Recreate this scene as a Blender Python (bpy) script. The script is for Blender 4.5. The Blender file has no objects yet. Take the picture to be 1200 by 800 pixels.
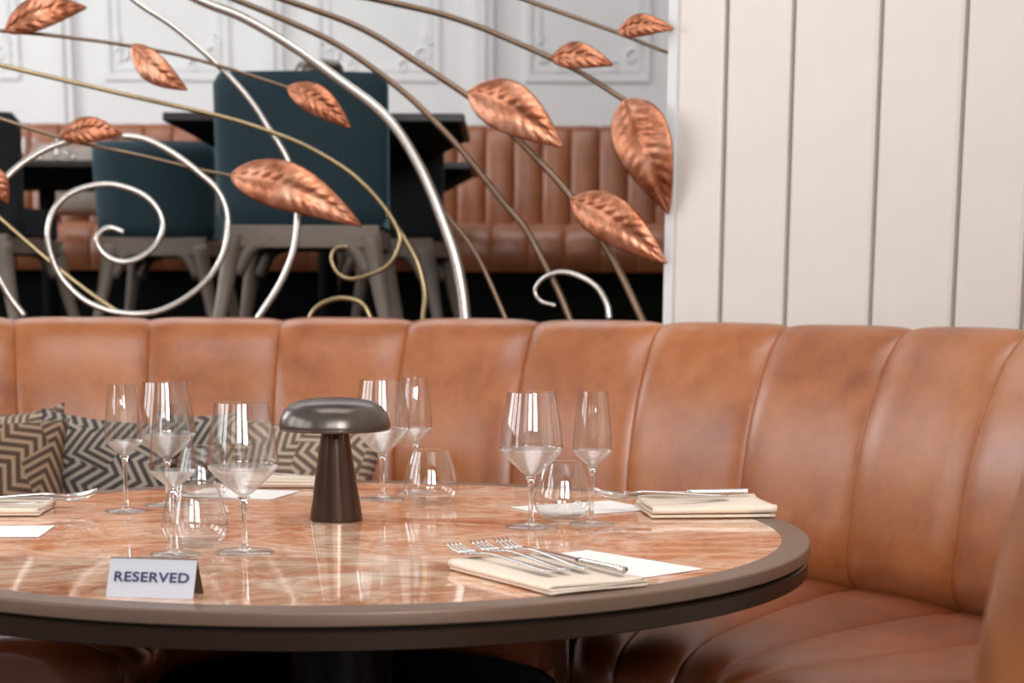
import bpy, bmesh, math, random
from mathutils import Vector, Matrix

# ------------------------------------------------------------------ camera, light, exposure
scene = bpy.context.scene
COL = scene.collection
F_PX, PITCH, CY, ROLL, EYE = 2062.0, 0.180, 717.8, 0.0045, 1.138
cp, sp = math.cos(PITCH), math.sin(PITCH)
FWD = Vector((0, cp, -sp)); RT0 = Vector((1, 0, 0)); UP0 = Vector((0, sp, cp))
RT = RT0 * math.cos(ROLL) + UP0 * math.sin(ROLL)
UP = UP0 * math.cos(ROLL) - RT0 * math.sin(ROLL)
CAMP = Vector((0, 0, EYE))
cd = bpy.data.cameras.new('camera'); cam = bpy.data.objects.new('camera', cd); COL.objects.link(cam)
cam.matrix_world = Matrix(((RT.x, UP.x, -FWD.x, CAMP.x), (RT.y, UP.y, -FWD.y, CAMP.y), (RT.z, UP.z, -FWD.z, CAMP.z), (0, 0, 0, 1)))
cd.sensor_width = 36; cd.sensor_fit = 'HORIZONTAL'; cd.lens = F_PX / 1200 * 36
cd.shift_x = 0; cd.shift_y = (CY - 400) / 1200
cd.clip_start = .05; cd.clip_end = 60
cd.dof.use_dof = True; cd.dof.focus_distance = 2.75; cd.dof.aperture_fstop = 5.0
scene.camera = cam
scene.view_settings.view_transform = 'Standard'; scene.view_settings.look = 'None'
scene.view_settings.gamma = 1; scene.view_settings.use_curve_mapping = False
scene.view_settings.exposure = -0.36
scene.cycles.max_bounces = 14; scene.cycles.transparent_max_bounces = 40
scene.cycles.transmission_bounces = 12; scene.cycles.glossy_bounces = 6
scene.cycles.caustics_refractive = True; scene.cycles.caustics_reflective = False
scene.cycles.sample_clamp_indirect = 6
scene.cycles.blur_glossy = .5
scene.cycles.use_denoising = True

W = bpy.data.worlds.new('world'); scene.world = W; W.use_nodes = True
W.node_tree.nodes['Background'].inputs[0].default_value = (.75, .86, 1, 1)
W.node_tree.nodes['Background'].inputs[1].default_value = 1.0

def area(name, loc, target, sx, sy, power, col):
    l = bpy.data.lights.new(name, 'AREA'); l.shape = 'RECTANGLE'; l.size = sx; l.size_y = sy
    l.energy = power; l.color = col
    o = bpy.data.objects.new(name, l); COL.objects.link(o); o.location = loc
    o.rotation_euler = (Vector(target) - Vector(loc)).to_track_quat('-Z', 'Y').to_euler()
    return o
DAY = (.95, .97, 1.0); WARM = (1.0, .84, .68)
# daylight in the window bays of the wall behind the camera and of the left wall
area('window_light', (-2.9, -3.05, 2.8), (-2.9, 0, 2.2), 1.5, 1.45, 10, DAY)
area('window_light', (-.6, -3.05, 2.8), (-.6, 0, 2.2), 1.5, 1.45, 80, DAY)
area('window_light', (1.7, -3.05, 2.8), (1.7, 0, 2.2), 1.5, 1.45, 300, DAY)
for wy_ in (-.4, 1.6, 3.6): area('window_light', (-4.75, wy_, 2.35), (0, wy_, 2.1), 1.5, 1.65, 52, DAY)
area('window_light', (-4.75, 6.9, 2.6), (0, 6.9, 2.3), 2.0, 1.8, 120, DAY)
# area lights added under the ceiling to brighten dining room and raised part
area('overhead_fill', (-.3, 2.75, 3.84), (-.3, 2.75, 0), 2.2, 1.6, 52, (.97, .97, 1))
area('overhead_fill', (-1, 7.0, 3.84), (-1, 7.0, 0), 4.5, 2.0, 80, (.97, .98, 1))

# ------------------------------------------------------------------ helpers
def ray(px, py):
    x = px - 600; y = py - CY
    c, s = math.cos(ROLL), math.sin(ROLL)
    X = c * x + s * y; Y = -s * x + c * y
    return (FWD * F_PX + RT0 * X - UP0 * Y)
def at_z(px, py, z):
    d = ray(px, py); return CAMP + d * ((z - EYE) / d.z)
def at_y(px, py, y):
    d = ray(px, py); return CAMP + d * (y / d.y)

def link(o, parent=None, tag=None):
    COL.objects.link(o)
    if parent: o.parent = parent
    return o
def mesh_obj(name, verts, faces, mat, parent=None, smooth=True, loc=None, mats=None, fm=None, recalc=True):
    me = bpy.data.meshes.new(name)
    me.from_pydata([tuple(v) for v in verts], [], faces)
    if recalc:
        bm = bmesh.new(); bm.from_mesh(me); bmesh.ops.recalc_face_normals(bm, faces=bm.faces); bm.to_mesh(me); bm.free()
    for p in me.polygons: p.use_smooth = smooth
    me.materials.append(mat)
    o = bpy.data.objects.new(name, me); link(o, parent)
    if loc: o.location = loc
    return o
def tag(o, label=None, cat=None, group=None, kind=None):
    if label: o['label'] = label
    if cat: o['category'] = cat
    if group: o['group'] = group
    if kind: o['kind'] = kind
    return o
def thing(name, loc, rz=0, label=None, cat=None, group=None):
    o = bpy.data.objects.new(name, None); COL.objects.link(o); o.location = loc; o.rotation_euler = (0, 0, rz)
    o.empty_display_size = .05
    return tag(o, label, cat, group)
def copy_tree(o, parent=None):
    c = o.copy(); COL.objects.link(c)
    if parent: c.parent = parent
    for ch in list(o.children): copy_tree(ch, c)
    return c
def autosmooth(o, ang=40):
    m = o.modifiers.new('ws', 'EDGE_SPLIT'); m.split_angle = math.radians(ang); return o
def bevel(o, w=.004, seg=2):
    m = o.modifiers.new('bevel', 'BEVEL'); m.width = w; m.segments = seg; m.limit_method = 'ANGLE'; return o

class MB:
    def __init__(s): s.v = []; s.f = []
    def add(s, v, f):
        n = len(s.v); s.v += [Vector(p) for p in v]; s.f += [tuple(i + n for i in q) for q in f]; return s
    def box(s, a, b, M=None):
        x0, y0, z0 = a; x1, y1, z1 = b
        v = [Vector(p) for p in ((x0, y0, z0), (x1, y0, z0), (x1, y1, z0), (x0, y1, z0), (x0, y0, z1), (x1, y0, z1), (x1, y1, z1), (x0, y1, z1))]
        if M: v = [M @ p for p in v]
        return s.add(v, [(0, 3, 2, 1), (4, 5, 6, 7), (0, 1, 5, 4), (1, 2, 6, 5), (2, 3, 7, 6), (3, 0, 4, 7)])
    def lathe(s, prof, n=48, c=(0, 0, 0), closed=False, caps=True):
        v = []; f = []
        k = len(prof)
        for i in range(n):
            a = 2 * math.pi * i / n
            for r, z in prof: v.append((c[0] + r * math.cos(a), c[1] + r * math.sin(a), c[2] + z))
        m = k if closed else k - 1
        for i in range(n):
            j = (i + 1) % n
            for q in range(m):
                q2 = (q + 1) % k
                f.append((i * k + q, j * k + q, j * k + q2, i * k + q2))
        if caps and not closed:
            f.append(tuple(i * k for i in range(n))); f.append(tuple(i * k + k - 1 for i in reversed(range(n))))
        return s.add(v, f)
    def tube(s, pts, rad, n=10, caps=True, flat=1.0):
        pts = [Vector(p) for p in pts]; m = len(pts)
        if not hasattr(rad, '__len__'): rad = [rad] * m
        v = []; f = []; T = []
        for i in range(m):
            T.append((pts[min(i + 1, m - 1)] - pts[max(i - 1, 0)]).normalized())
        up = Vector((0, 0, 1)) if abs(T[0].z) < .9 else Vector((1, 0, 0))
        N = (up - T[0] * up.dot(T[0])).normalized()
        for i in range(m):
            N = (N - T[i] * N.dot(T[i])).normalized(); B = T[i].cross(N)
            for k in range(n):
                a = 2 * math.pi * k / n
                v.append(pts[i] + N * (math.cos(a) * rad[i]) + B * (math.sin(a) * rad[i] * flat))
        for i in range(m - 1):
            for k in range(n):
                k2 = (k + 1) % n
                f.append((i * n + k, i * n + k2, (i + 1) * n + k2, (i + 1) * n + k))
        if caps: f.append(tuple(range(n))); f.append(tuple((m - 1) * n + k for k in reversed(range(n))))
        return s.add(v, f)
    def prism(s, poly, h0, h1, axis='z', M=None):
        n = len(poly)
        def P(a, b, c):
            if axis == 'z': return Vector((a, b, c))
            if axis == 'y': return Vector((a, c, b))
            return Vector((c, a, b))
        v = [P(a, b, h0) for a, b in poly] + [P(a, b, h1) for a, b in poly]
        if M: v = [M @ p for p in v]
        f = [tuple(range(n)), tuple(range(2 * n - 1, n - 1, -1))] + [(i, (i + 1) % n, n + (i + 1) % n, n + i) for i in range(n)]
        return s.add(v, f)
    def build(s, name, mat, parent=None, smooth=True, ang=None, loc=None):
        o = mesh_obj(name, s.v, s.f, mat, parent, smooth, loc)
        if smooth and ang: autosmooth(o, ang)
        return o
def spline(pts, per=8):
    pts = [Vector(p) for p in pts]; out = []
    n = len(pts)
    for i in range(n - 1):
        p0 = pts[i - 1] if i else pts[0] * 2 - pts[1]
        p1, p2 = pts[i], pts[i + 1]
        p3 = pts[i + 2] if i + 2 < n else pts[-1] * 2 - pts[-2]
        for k in range(per):
            t = k / per
            out.append(.5 * ((2 * p1) + (p2 - p0) * t + (2 * p0 - 5 * p1 + 4 * p2 - p3) * t * t + (3 * p1 - p0 - 3 * p2 + p3) * t ** 3))
    out.append(pts[-1]); return out

# ------------------------------------------------------------------ materials
class NT:
    def __init__(s, name):
        s.m = bpy.data.materials.new(name); s.m.use_nodes = True; s.t = s.m.node_tree; s.N = s.t.nodes; s.L = s.t.links
        s.p = s.N['Principled BSDF']; s.out = s.N['Material Output']
    def n(s, ty, **kw):
        x = s.N.new(ty)
        for k, v in kw.items(): setattr(x, k, v)
        return x
    def inp(s, node, key, val):
        if hasattr(val, 'is_output') or isinstance(val, bpy.types.NodeSocket): s.L.new(val, node.inputs[key])
        else: node.inputs[key].default_value = val
    def math(s, op, a, b=0.0, c=0.0):
        x = s.n('ShaderNodeMath', operation=op); s.inp(x, 0, a); s.inp(x, 1, b); s.inp(x, 2, c); return x.outputs[0]
    def noise(s, vec, scale, detail=3, rough=.5, dist=0.0):
        x = s.n('ShaderNodeTexNoise'); s.inp(x, 'Vector', vec); s.inp(x, 'Scale', scale); s.inp(x, 'Detail', detail); s.inp(x, 'Roughness', rough); s.inp(x, 'Distortion', dist)
        return x.outputs['Fac']
    def obj(s, scale=(1, 1, 1), rot=(0, 0, 0)):
        t = s.n('ShaderNodeTexCoord'); mp = s.n('ShaderNodeMapping'); s.L.new(t.outputs['Object'], mp.inputs[0])
        mp.inputs['Scale'].default_value = scale; mp.inputs['Rotation'].default_value = rot; return mp.outputs[0]
    def ramp(s, fac, stops):
        x = s.n('ShaderNodeValToRGB'); s.inp(x, 0, fac); e = x.color_ramp.elements
        while len(e) < len(stops): e.new(.5)
        for q, (pos, c) in zip(e, stops): q.position = pos; q.color = (*c, 1)
        return x.outputs[0]
    def bump(s, h, st, dist=.01):
        x = s.n('ShaderNodeBump'); s.inp(x, 'Height', h); s.inp(x, 'Strength', st); s.inp(x, 'Distance', dist)
        s.L.new(x.outputs[0], s.p.inputs['Normal'])
    def set(s, **kw):
        for k, v in kw.items():
            k = k.replace('_', ' ')
            s.inp(s.p, k, v)
        return s
def srgb(r, g, b):
    f = lambda c: (c / 255) / 12.92 if c / 255 < .04045 else ((c / 255 + .055) / 1.055) ** 2.4
    return (f(r), f(g), f(b))
def plain(name, col, rough=.5, metal=0., bump=0., bscale=60, var=.0, **kw):
    m = NT(name); v = m.obj()
    n = m.noise(v, bscale, 3)
    if var:
        c2 = tuple(c * (1 - var) for c in col); c1 = tuple(min(1, c * (1 + var)) for c in col)
        m.inp(m.p, 'Base Color', m.ramp(m.noise(v, bscale * .25, 4), [(.3, c2), (.7, c1)]))
    else: m.inp(m.p, 'Base Color', (*col, 1))
    m.set(Roughness=rough, Metallic=metal)
    for k, x in kw.items(): m.inp(m.p, k.replace('_', ' '), x)
    if bump: m.bump(n, bump)
    return m.m
def leather(name, dark, mid, light, rough=.36):
    m = NT(name); v = m.obj()
    big = m.noise(v, 3.0, 5, .62, .6); fine = m.noise(v, 240, 2, .6); mot = m.noise(v, 16, 6, .7, .3)
    fac = m.math('ADD', m.math('MULTIPLY', big, .65), m.math('MULTIPLY', mot, .35))
    m.inp(m.p, 'Base Color', m.ramp(fac, [(.34, dark), (.5, mid), (.66, light)]))
    m.inp(m.p, 'Roughness', m.math('ADD', m.math('MULTIPLY', mot, .22), rough - .11))
    m.inp(m.p, 'Specular IOR Level', .6); m.set(Coat_Weight=.5, Coat_Roughness=.32)
    m.bump(m.math('ADD', m.math('MULTIPLY', fine, .25), m.math('MULTIPLY', mot, 1.0)), .22, .004)
    return m.m
M = {}
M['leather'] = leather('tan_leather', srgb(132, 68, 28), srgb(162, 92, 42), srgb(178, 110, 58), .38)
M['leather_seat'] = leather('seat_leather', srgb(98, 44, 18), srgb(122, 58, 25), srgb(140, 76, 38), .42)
M['leather_back'] = leather('far_leather', srgb(122, 66, 36), srgb(146, 84, 48), srgb(162, 98, 60), .42)
M['white_wall'] = plain('white_paint', srgb(226, 225, 224), .5, bump=.03, bscale=40, var=.012)
M['plank'] = plain('cream_plank_paint', srgb(228, 220, 210), .42, bump=.04, bscale=30, var=.015)
M['groove'] = plain('groove_paint', srgb(112, 102, 86), .7)
M['ceiling'] = plain('ceiling_paint', srgb(236, 232, 226), .7)
M['side_wall'] = plain('side_wall_paint', srgb(122, 92, 70), .7, var=.03, bscale=8)
M['floor'] = plain('dark_floor', srgb(34, 28, 24), .5, var=.2, bscale=8)
M['black'] = plain('black_paint', srgb(12, 10, 9), .85, Specular_IOR_Level=.12)
M['dark_wood'] = plain('dark_stained_wood', srgb(46, 38, 34), .4, var=.15, bscale=20)
M['teal'] = plain('teal_velvet', srgb(18, 44, 52), .8, bump=.1, bscale=300, var=.12, Sheen_Weight=.35, Sheen_Tint=(.4, .7, .8, 1))
M['dark_cloth'] = plain('dark_shaded_cloth', srgb(20, 22, 24), .85, bump=.1, bscale=300)  # dark cloth; on the far left chair this colour stands in for shade
M['grey_wood'] = plain('greyed_wood', srgb(124, 110, 98), .5, var=.12, bscale=24)
M['bronze_rim'] = plain('bronze_edge', srgb(118, 94, 78), .36, metal=.35, var=.05, bscale=30)
M['bronze_dark'] = plain('dark_bronze_band', srgb(64, 48, 40), .3, metal=.6, var=.06, bscale=30)
M['gap'] = plain('shadow_gap_black', srgb(8, 7, 6), .9)
M['pedestal'] = plain('dark_metal_pedestal', srgb(30, 26, 24), .35, metal=.6)
M['silver'] = plain('brushed_silver', srgb(214, 208, 200), .27, metal=.92, bump=.03, bscale=80)
M['brass'] = plain('aged_brass', srgb(170, 150, 112), .3, metal=.9, var=.1, bscale=30)
M['bronze_rod'] = plain('bronze_rod', srgb(132, 110, 90), .32, metal=.9, var=.12, bscale=25)
M['cutlery'] = plain('polished_steel', srgb(215, 212, 208), .14, metal=1.)
M['paper'] = plain('white_card', srgb(243, 239, 234), .6, bump=.02, bscale=200)
M['linen'] = plain('ivory_linen', srgb(234, 216, 196), .85, bump=.25, bscale=700, var=.03)
M['sign'] = plain('brushed_sign_metal', srgb(196, 196, 202), .42, metal=.15)
M['sign_back'] = plain('sign_underside', srgb(86, 60, 44), .5)
M['ink'] = plain('navy_ink', srgb(44, 46, 84), .5)
M['grey_cushion'] = plain('grey_wool', srgb(150, 140, 130), .9, bump=.3, bscale=200, var=.1)
M['lamp_shade'] = plain('aged_pewter', srgb(92, 84, 78), .28, metal=.8, var=.3, bscale=50, bump=.04)
M['lamp_base'] = plain('bronze_lamp_metal', srgb(88, 70, 60), .22, metal=.85, var=.15, bscale=30)
def copper():
    m = NT('hammered_copper'); v = m.obj()
    a = m.noise(v, 14, 4, .6); b = m.noise(v, 90, 3, .6)
    m.inp(m.p, 'Base Color', m.ramp(a, [(.3, srgb(140, 80, 54)), (.52, srgb(194, 128, 96)), (.75, srgb(226, 172, 144))]))
    m.set(Metallic=.92); m.inp(m.p, 'Roughness', m.math('ADD', m.math('MULTIPLY', a, .22), .27)); m.bump(b, .35, .003)
    return m.m
M['copper'] = copper()
def marble():
    m = NT('peach_marble')
    v = m.obj((1.15, 1.7, 1), (0, 0, .25))
    v2 = m.obj((.9, 1.5, 1), (0, 0, -.3))
    a = m.noise(v, 1.45, 5, .5, 2.2)
    b = m.noise(v2, 2.3, 7, .6, 1.8)
    base = m.ramp(a, [(.31, srgb(160, 94, 58)), (.41, srgb(204, 142, 104)), (.49, srgb(226, 184, 152)), (.56, srgb(206, 144, 108)), (.66, srgb(238, 210, 184))])
    vein = m.math('SUBTRACT', 1.0, m.math('MULTIPLY', m.math('ABSOLUTE', m.math('SUBTRACT', b, .5)), 16.0))
    vein = m.math('MAXIMUM', vein, 0.0)
    w = m.math('MULTIPLY', vein, .6)
    mix = m.n('ShaderNodeMix', data_type='RGBA'); m.inp(mix, 0, m.math('MULTIPLY', w, 1.1)); m.L.new(base, mix.inputs[6]); mix.inputs[7].default_value = (*srgb(240, 214, 190), 1)
    c = m.noise(v, 3.1, 6, .7, 2.2)
    d = m.math('MAXIMUM', m.math('SUBTRACT', 1.0, m.math('MULTIPLY', m.math('ABSOLUTE', m.math('SUBTRACT', c, .47)), 22.0)), 0.0)
    mix2 = m.n('ShaderNodeMix', data_type='RGBA'); m.inp(mix2, 0, m.math('MULTIPLY', d, .5)); m.L.new(mix.outputs[2], mix2.inputs[6]); mix2.inputs[7].default_value = (*srgb(160, 96, 66), 1)
    m.L.new(mix2.outputs[2], m.p.inputs['Base Color'])
    m.set(Roughness=.05); m.inp(m.p, 'Specular IOR Level', .75)
    return m.m
M['marble'] = marble()
def thin_glass(name, base, rough):
    m = NT(name)
    tr = m.n('ShaderNodeBsdfTransparent'); gl = m.n('ShaderNodeBsdfGlossy'); lw_ = m.n('ShaderNodeNewGeometry'); mx = m.n('ShaderNodeMixShader')
    tr.inputs[0].default_value = (.985, .985, .98, 1); gl.inputs['Roughness'].default_value = rough; 
    dt = m.n('ShaderNodeVectorMath', operation='DOT_PRODUCT'); m.L.new(lw_.outputs['Normal'], dt.inputs[0]); m.L.new(lw_.outputs['Incoming'], dt.inputs[1])
    c_ = m.math('SUBTRACT', 1.0, m.math('MINIMUM', m.math('ABSOLUTE', dt.outputs['Value']), 1.0))
    fac = m.math('ADD', base, m.math('MULTIPLY', .80, m.math('POWER', c_, 4.0)))
    m.L.new(fac, mx.inputs[0]); m.L.new(tr.outputs[0], mx.inputs[1]); m.L.new(gl.outputs[0], mx.inputs[2])
    m.L.new(mx.outputs[0], m.out.inputs[0]); m.N.remove(m.p)
    return m.m
M['glass_wall'] = thin_glass('clear_glass_wall', .065, .012)
M['glass_foot'] = thin_glass('foot_clear_glass', .10, .06)
M['glass_thick'] = thin_glass('thick_clear_glass', .2, .3)
def solid_glass():
    m = NT('clear_solid_glass'); g = m.n('ShaderNodeBsdfGlass'); g.inputs['IOR'].default_value = 1.45; g.inputs['Roughness'].default_value = 0
    g.inputs[0].default_value = (1, 1, 1, 1); m.L.new(g.outputs[0], m.out.inputs[0]); m.N.remove(m.p); return m.m
M['glass_solid'] = solid_glass()
def cushion_mat(name, dark, light, rot, sc=1.0):
    m = NT(name)
    v = m.obj((1, 1, 1), (0, 0, rot))
    sx = m.n('ShaderNodeSeparateXYZ'); m.L.new(v, sx.inputs[0]); X, Y = sx.outputs[0], sx.outputs[1]
    def zig(u, w, per, amp, freq):
        t = m.math('PINGPONG', u, per)
        return m.math('FRACT', m.math('MULTIPLY', m.math('ADD', w, m.math('MULTIPLY', t, amp)), freq))
    f1 = 38.0 / sc
    s1 = zig(X, Y, .055 * sc, 1.15, f1)
    r1 = m.math('ADD', m.math('MULTIPLY', X, .5), m.math('MULTIPLY', Y, .866)); r2 = m.math('SUBTRACT', m.math('MULTIPLY', Y, .5), m.math('MULTIPLY', X, .866))
    s2 = zig(r2, r1, .045 * sc, .9, f1)
    # bands of blocks choose one of the two directions
    k = m.math('FRACT', m.math('ADD', m.math('MULTIPLY', X, 5.2 / sc), m.math('MULTIPLY', m.math('PINGPONG', Y, .06), 4.0)))
    sel = m.math('GREATER_THAN', k, .52)
    s = m.math('ADD', m.math('MULTIPLY', s1, sel), m.math('MULTIPLY', s2, m.math('SUBTRACT', 1.0, sel)))
    line = m.math('GREATER_THAN', s, .55)
    nz = m.noise(m.obj(), 500, 2)
    mix = m.n('ShaderNodeMix', data_type='RGBA'); m.inp(mix, 0, line); mix.inputs[6].default_value = (*dark, 1); mix.inputs[7].default_value = (*light, 1)
    m.L.new(mix.outputs[2], m.p.inputs['Base Color']); m.set(Roughness=.85)
    m.bump(m.math('ADD', m.math('MULTIPLY', line, .6), nz), .4, .003)
    return m.m
M['cush_brown'] = cushion_mat('brown_zigzag_cloth', srgb(74, 54, 40), srgb(150, 124, 98), .3)
M['cush_grey'] = cushion_mat('grey_zigzag_cloth', srgb(62, 56, 52), srgb(158, 146, 132), 1.25)
M['cush_taupe'] = cushion_mat('taupe_zigzag_cloth', srgb(98, 80, 66), srgb(176, 156, 134), .75)

# ------------------------------------------------------------------ the setting
def struct(mb, name, mat, **k): return tag(mb.build(name, mat, smooth=False, **k), kind='structure')
X0, X1, Y0, Y1, ZC = -4.7, 3.6, -3.0, 9.1, 3.9
struct(MB().box((X0 - .2, Y0 - .2, -.1), (X1 + .2, Y1 + .2, 0)), 'floor', M['floor'])
struct(MB().box((X0 - .2, Y0 - .2, ZC), (X1 + .2, Y1 + .2, ZC + .1)), 'ceiling', M['ceiling'])
PLZ = .97
struct(MB().box((X0, 4.98, 0), (X1, Y1, PLZ)), 'floor_raised', M['black'])
struct(MB().box((X1, Y0, 0), (X1 + .2, Y1 + .2, ZC)), 'wall_right', M['side_wall'])
def wall_with_windows(name, axis, c, thick, a0, a1, wins):
    mb = MB(); cur = a0
    def bx(p0, p1, z0, z1):
        if axis == 'y': mb.box((p0, c, z0), (p1, c + thick, z1))
        else: mb.box((c, p0, z0), (c + thick, p1, z1))
    for w0, w1, z0, z1 in wins:
        bx(cur, w0, 0, ZC); bx(w0, w1, 0, z0); bx(w0, w1, z1, ZC); cur = w1
    bx(cur, a1, 0, ZC)
    struct(mb, name, M['side_wall'])
fw = [(-3.7, -2.1, 2.0, 3.6), (-1.4, .2, 2.0, 3.6), (.9, 2.5, 2.0, 3.6)]
lw = [(-1.2, .4, 1.45, 3.25), (.8, 2.4, 1.45, 3.25), (2.8, 4.4, 1.45, 3.25), (5.9, 7.9, 1.65, 3.55)]
wall_with_windows('wall_front', 'y', Y0 - .12, .12, X0, X1, fw)
wall_with_windows('wall_left', 'x', X0 - .12, .12, Y0, Y1, lw)
nwin = 0
for w0, w1, z0, z1 in fw:
    nwin += 1; mb = MB(); y0, y1 = Y0 - .02, Y0 + .03
    for q in (w0, (w0 + w1) / 2 - .025, w1 - .05): mb.box((q, y0, z0), (q + .05, y1, z1))
    for q in (z0, (z0 + z1) / 2 + .35, z1 - .05): mb.box((w0, y0, q), (w1, y1, q + .05))
    struct(mb, 'window_%d' % nwin, M['white_wall'])
for w0, w1, z0, z1 in lw:
    nwin += 1; mb = MB(); y0, y1 = X0 - .02, X0 + .03
    for q in (w0, (w0 + w1) / 2 - .025, w1 - .05): mb.box((y0, q, z0), (y1, q + .05, z1))
    for q in (z0, (z0 + z1) / 2 + .35, z1 - .05): mb.box((y0, w0, q), (y1, w1, q + .05))
    struct(mb, 'window_%d' % nwin, M['white_wall'])
# back wall with pilasters and picture-frame mouldings
wb = MB().box((X0, Y1, 0), (X1, Y1 + .2, ZC))
struct(wb, 'wall_back', M['white_wall'])
def X_at(px, Y): return (px - 600) * Y / F_PX / (1) * 1.0
wy = Y1
mb = MB()
def bead(mb, x0, x1, z0, z1, y=wy, t=.03):
    for dx, dz, tt in ((0, 0, .014), (.045, .045, .008)):
        a, b, c, d = x0 + dx, x1 - dx, z0 + dz, z1 - dz
        mb.box((a, y - tt, c), (a + .03, y, d)); mb.box((b - .03, y - tt, c), (b, y, d))
        mb.box((a + .03, y - tt, c), (b - .03, y, c + .03)); mb.box((a + .03, y - tt, d - .03), (b - .03, y, d))
pil = [-2.25 + 1.045 * k for k in range(-2, 6)]
for i, x in enumerate(pil):
    mb.box((x - .055, wy - .035, 1.95), (x + .055, wy, ZC))
    mb.box((x - .035, wy - .05, 1.95), (x + .015, wy - .035, ZC))
struct(mb, 'trim_1', M['white_wall'])
mb = MB()
for i, x in enumerate(pil[:-1]):
    xc = x + .5225
    bead(mb, xc - .31, xc + .31, 2.17, 3.6)
    for s in (-1, 1):      # scrolls in the lower corners
        for (ox, oz, r, ph) in ((.22, .12, .045, 0), (.13, .07, .03, 1.2), (.26, .2, .03, 2.2)):
            pts = [Vector((xc + s * (ox + r * (1 - t / 22) * math.cos(ph + t * .42)), wy - .006, 2.17 + oz + r * (1 - t / 22) * math.sin(ph + t * .42))) for t in range(18)]
            mb.tube(pts, .008, 6)
    mb.box((x + .02, wy - .004, 1.95), (x + 1.0, wy, 1.955))
struct(mb, 'trim_2', M['white_wall'])

# ------------------------------------------------------------------ booth bench plan: C1 arc on the right and back, tighter arc at the left
BC = Vector((-.77, 2.62)); RB = 1.80; TH0 = 1.826; DL = .173; R2 = 1.28; A2 = .26
C2 = BC + Vector((math.cos(TH0), math.sin(TH0))) * (RB - R2)
def plan(i, dr=0.0):
    if i >= 0:
        a = TH0 - DL * i; n = Vector((math.cos(a), math.sin(a))); p = BC + n * (RB + dr)
    else:
        a = TH0 - A2 * i; n = Vector((math.cos(a), math.sin(a))); p = C2 + n * (R2 + dr)
    return p, n
TC = Vector((-.278, 2.823))
def inner(i):
    ph = .24 - .2 * (i - 7); r = .61 + .22 * math.exp(-((ph - 1.6) / .62) ** 4) - .13 * math.exp(-((ph - .6) / .3) ** 2) - .13 * math.exp(-((ph - 2.6) / .3) ** 2)
    return TC + Vector((math.cos(ph), math.sin(ph))) * r
I0, I1 = -6, 10
bench = thing('banquette', (BC.x, BC.y, 0), 0, 'curved tan leather booth bench wrapped around the round marble table', 'bench')
BO = Vector((BC.x, BC.y, 0))
prof = [(.075, .47, .1), (.04, .515, .5), (.008, .56, .9), (.001, .60, 1), (.008, .66, 1), (.016, .74, 1), (.03, .82, 1), (.05, .89, 1), (.076, .955, 1), (.104, 1.008, .95), (.128, 1.04, .8), (.15, 1.058, .6), (.175, 1.064, .45), (.2, 1.058, .35), (.216, 1.04, .25), (.222, 1.01, .1), (.222, .47, 0)]
def channel_back(i, parent, mat):
    NU = 20; v = []; f = []; k = len(prof)
    rnd = random.Random(i * 7 + 1)
    amp = .020 + rnd.uniform(-.003, .003)
    for a in range(NU + 1):
        u = a / NU; u = .5 - .5 * math.cos(math.pi * u) if False else u
        t = 2 * u - 1
        # denser rows near the seams
        t = math.sin(t * math.pi / 2); u = (t + 1) / 2
        b = (1 - abs(t) ** 5) ** .85 if abs(t) < 1 else 0
        for q, (dr, z, w) in enumerate(prof):
            d0 = Vector(prof[max(q - 1, 0)][:2]); d1 = Vector(prof[min(q + 1, k - 1)][:2]); tn = (d1 - d0).normalized()
            nx, nz = -tn.y, tn.x
            bb = b * amp * w
            p, n = plan(i + u, dr + nx * bb)
            v.append(Vector((p.x, p.y, z + nz * bb)) - BO)
    for a in range(NU):
        for q in range(k):
            q2 = (q + 1) % k; f.append((a * k + q, (a + 1) * k + q, (a + 1) * k + q2, a * k + q2))
    f.append(tuple(range(k))); f.append(tuple(NU * k + q for q in reversed(range(k))))
    o = mesh_obj('backrest_channel', v, f, mat, parent); autosmooth(o, 60); return o
def channel_seat(i, parent, mat):
    NU = 14; v = []; f = []
    rows = [(.03, .385, 0), (.0, .40, .3), (-.012, .44, .7), (-.006, .475, .9), (.018, .503, 1), (.06, .517, 1)]
    S = [.14, .25, .4, .55, .7, .82, .92, 1.0]
    k = len(rows) + len(S) + 1
    for a in range(NU + 1):
        t = math.sin((2 * a / NU - 1) * math.pi / 2); u = (t + 1) / 2
        b = (1 - abs(t) ** 2.6) ** .6 if abs(t) < 1 else 0
        Ip = inner(i + u); Op, n = plan(i + u, .03); D = Op - Ip; Ln = D.length; d = D.normalized()
        for off, z, w in rows:
            p = Ip + d * (off - (.02 * b * w if z < .5 else 0)); v.append(Vector((p.x, p.y, z + .02 * b * w)) - BO)
        for s in S:
            off = .06 + (Ln - .06) * (s - .06) / .94 if s < 1 else Ln
            p = Ip + d * off
            z = .522 + .012 * math.sin(math.pi * s) + .022 * b * (1 if s < .9 else .5); v.append(Vector((p.x, p.y, z)) - BO)
        v.append(Vector((Op.x, Op.y, .385)) - BO)
    for a in range(NU):
        for q in range(k):
            q2 = (q + 1) % k; f.append((a * k + q, (a + 1) * k + q, (a + 1) * k + q2, a * k + q2))
    f.append(tuple(range(k))); f.append(tuple(NU * k + q for q in reversed(range(k))))
    o = mesh_obj('seat_channel', v, f, mat, parent); autosmooth(o, 60); return o
for i in range(I0, I1):
    channel_back(i, bench, M['leather']); channel_seat(i, bench, M['leather_seat'])
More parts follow.
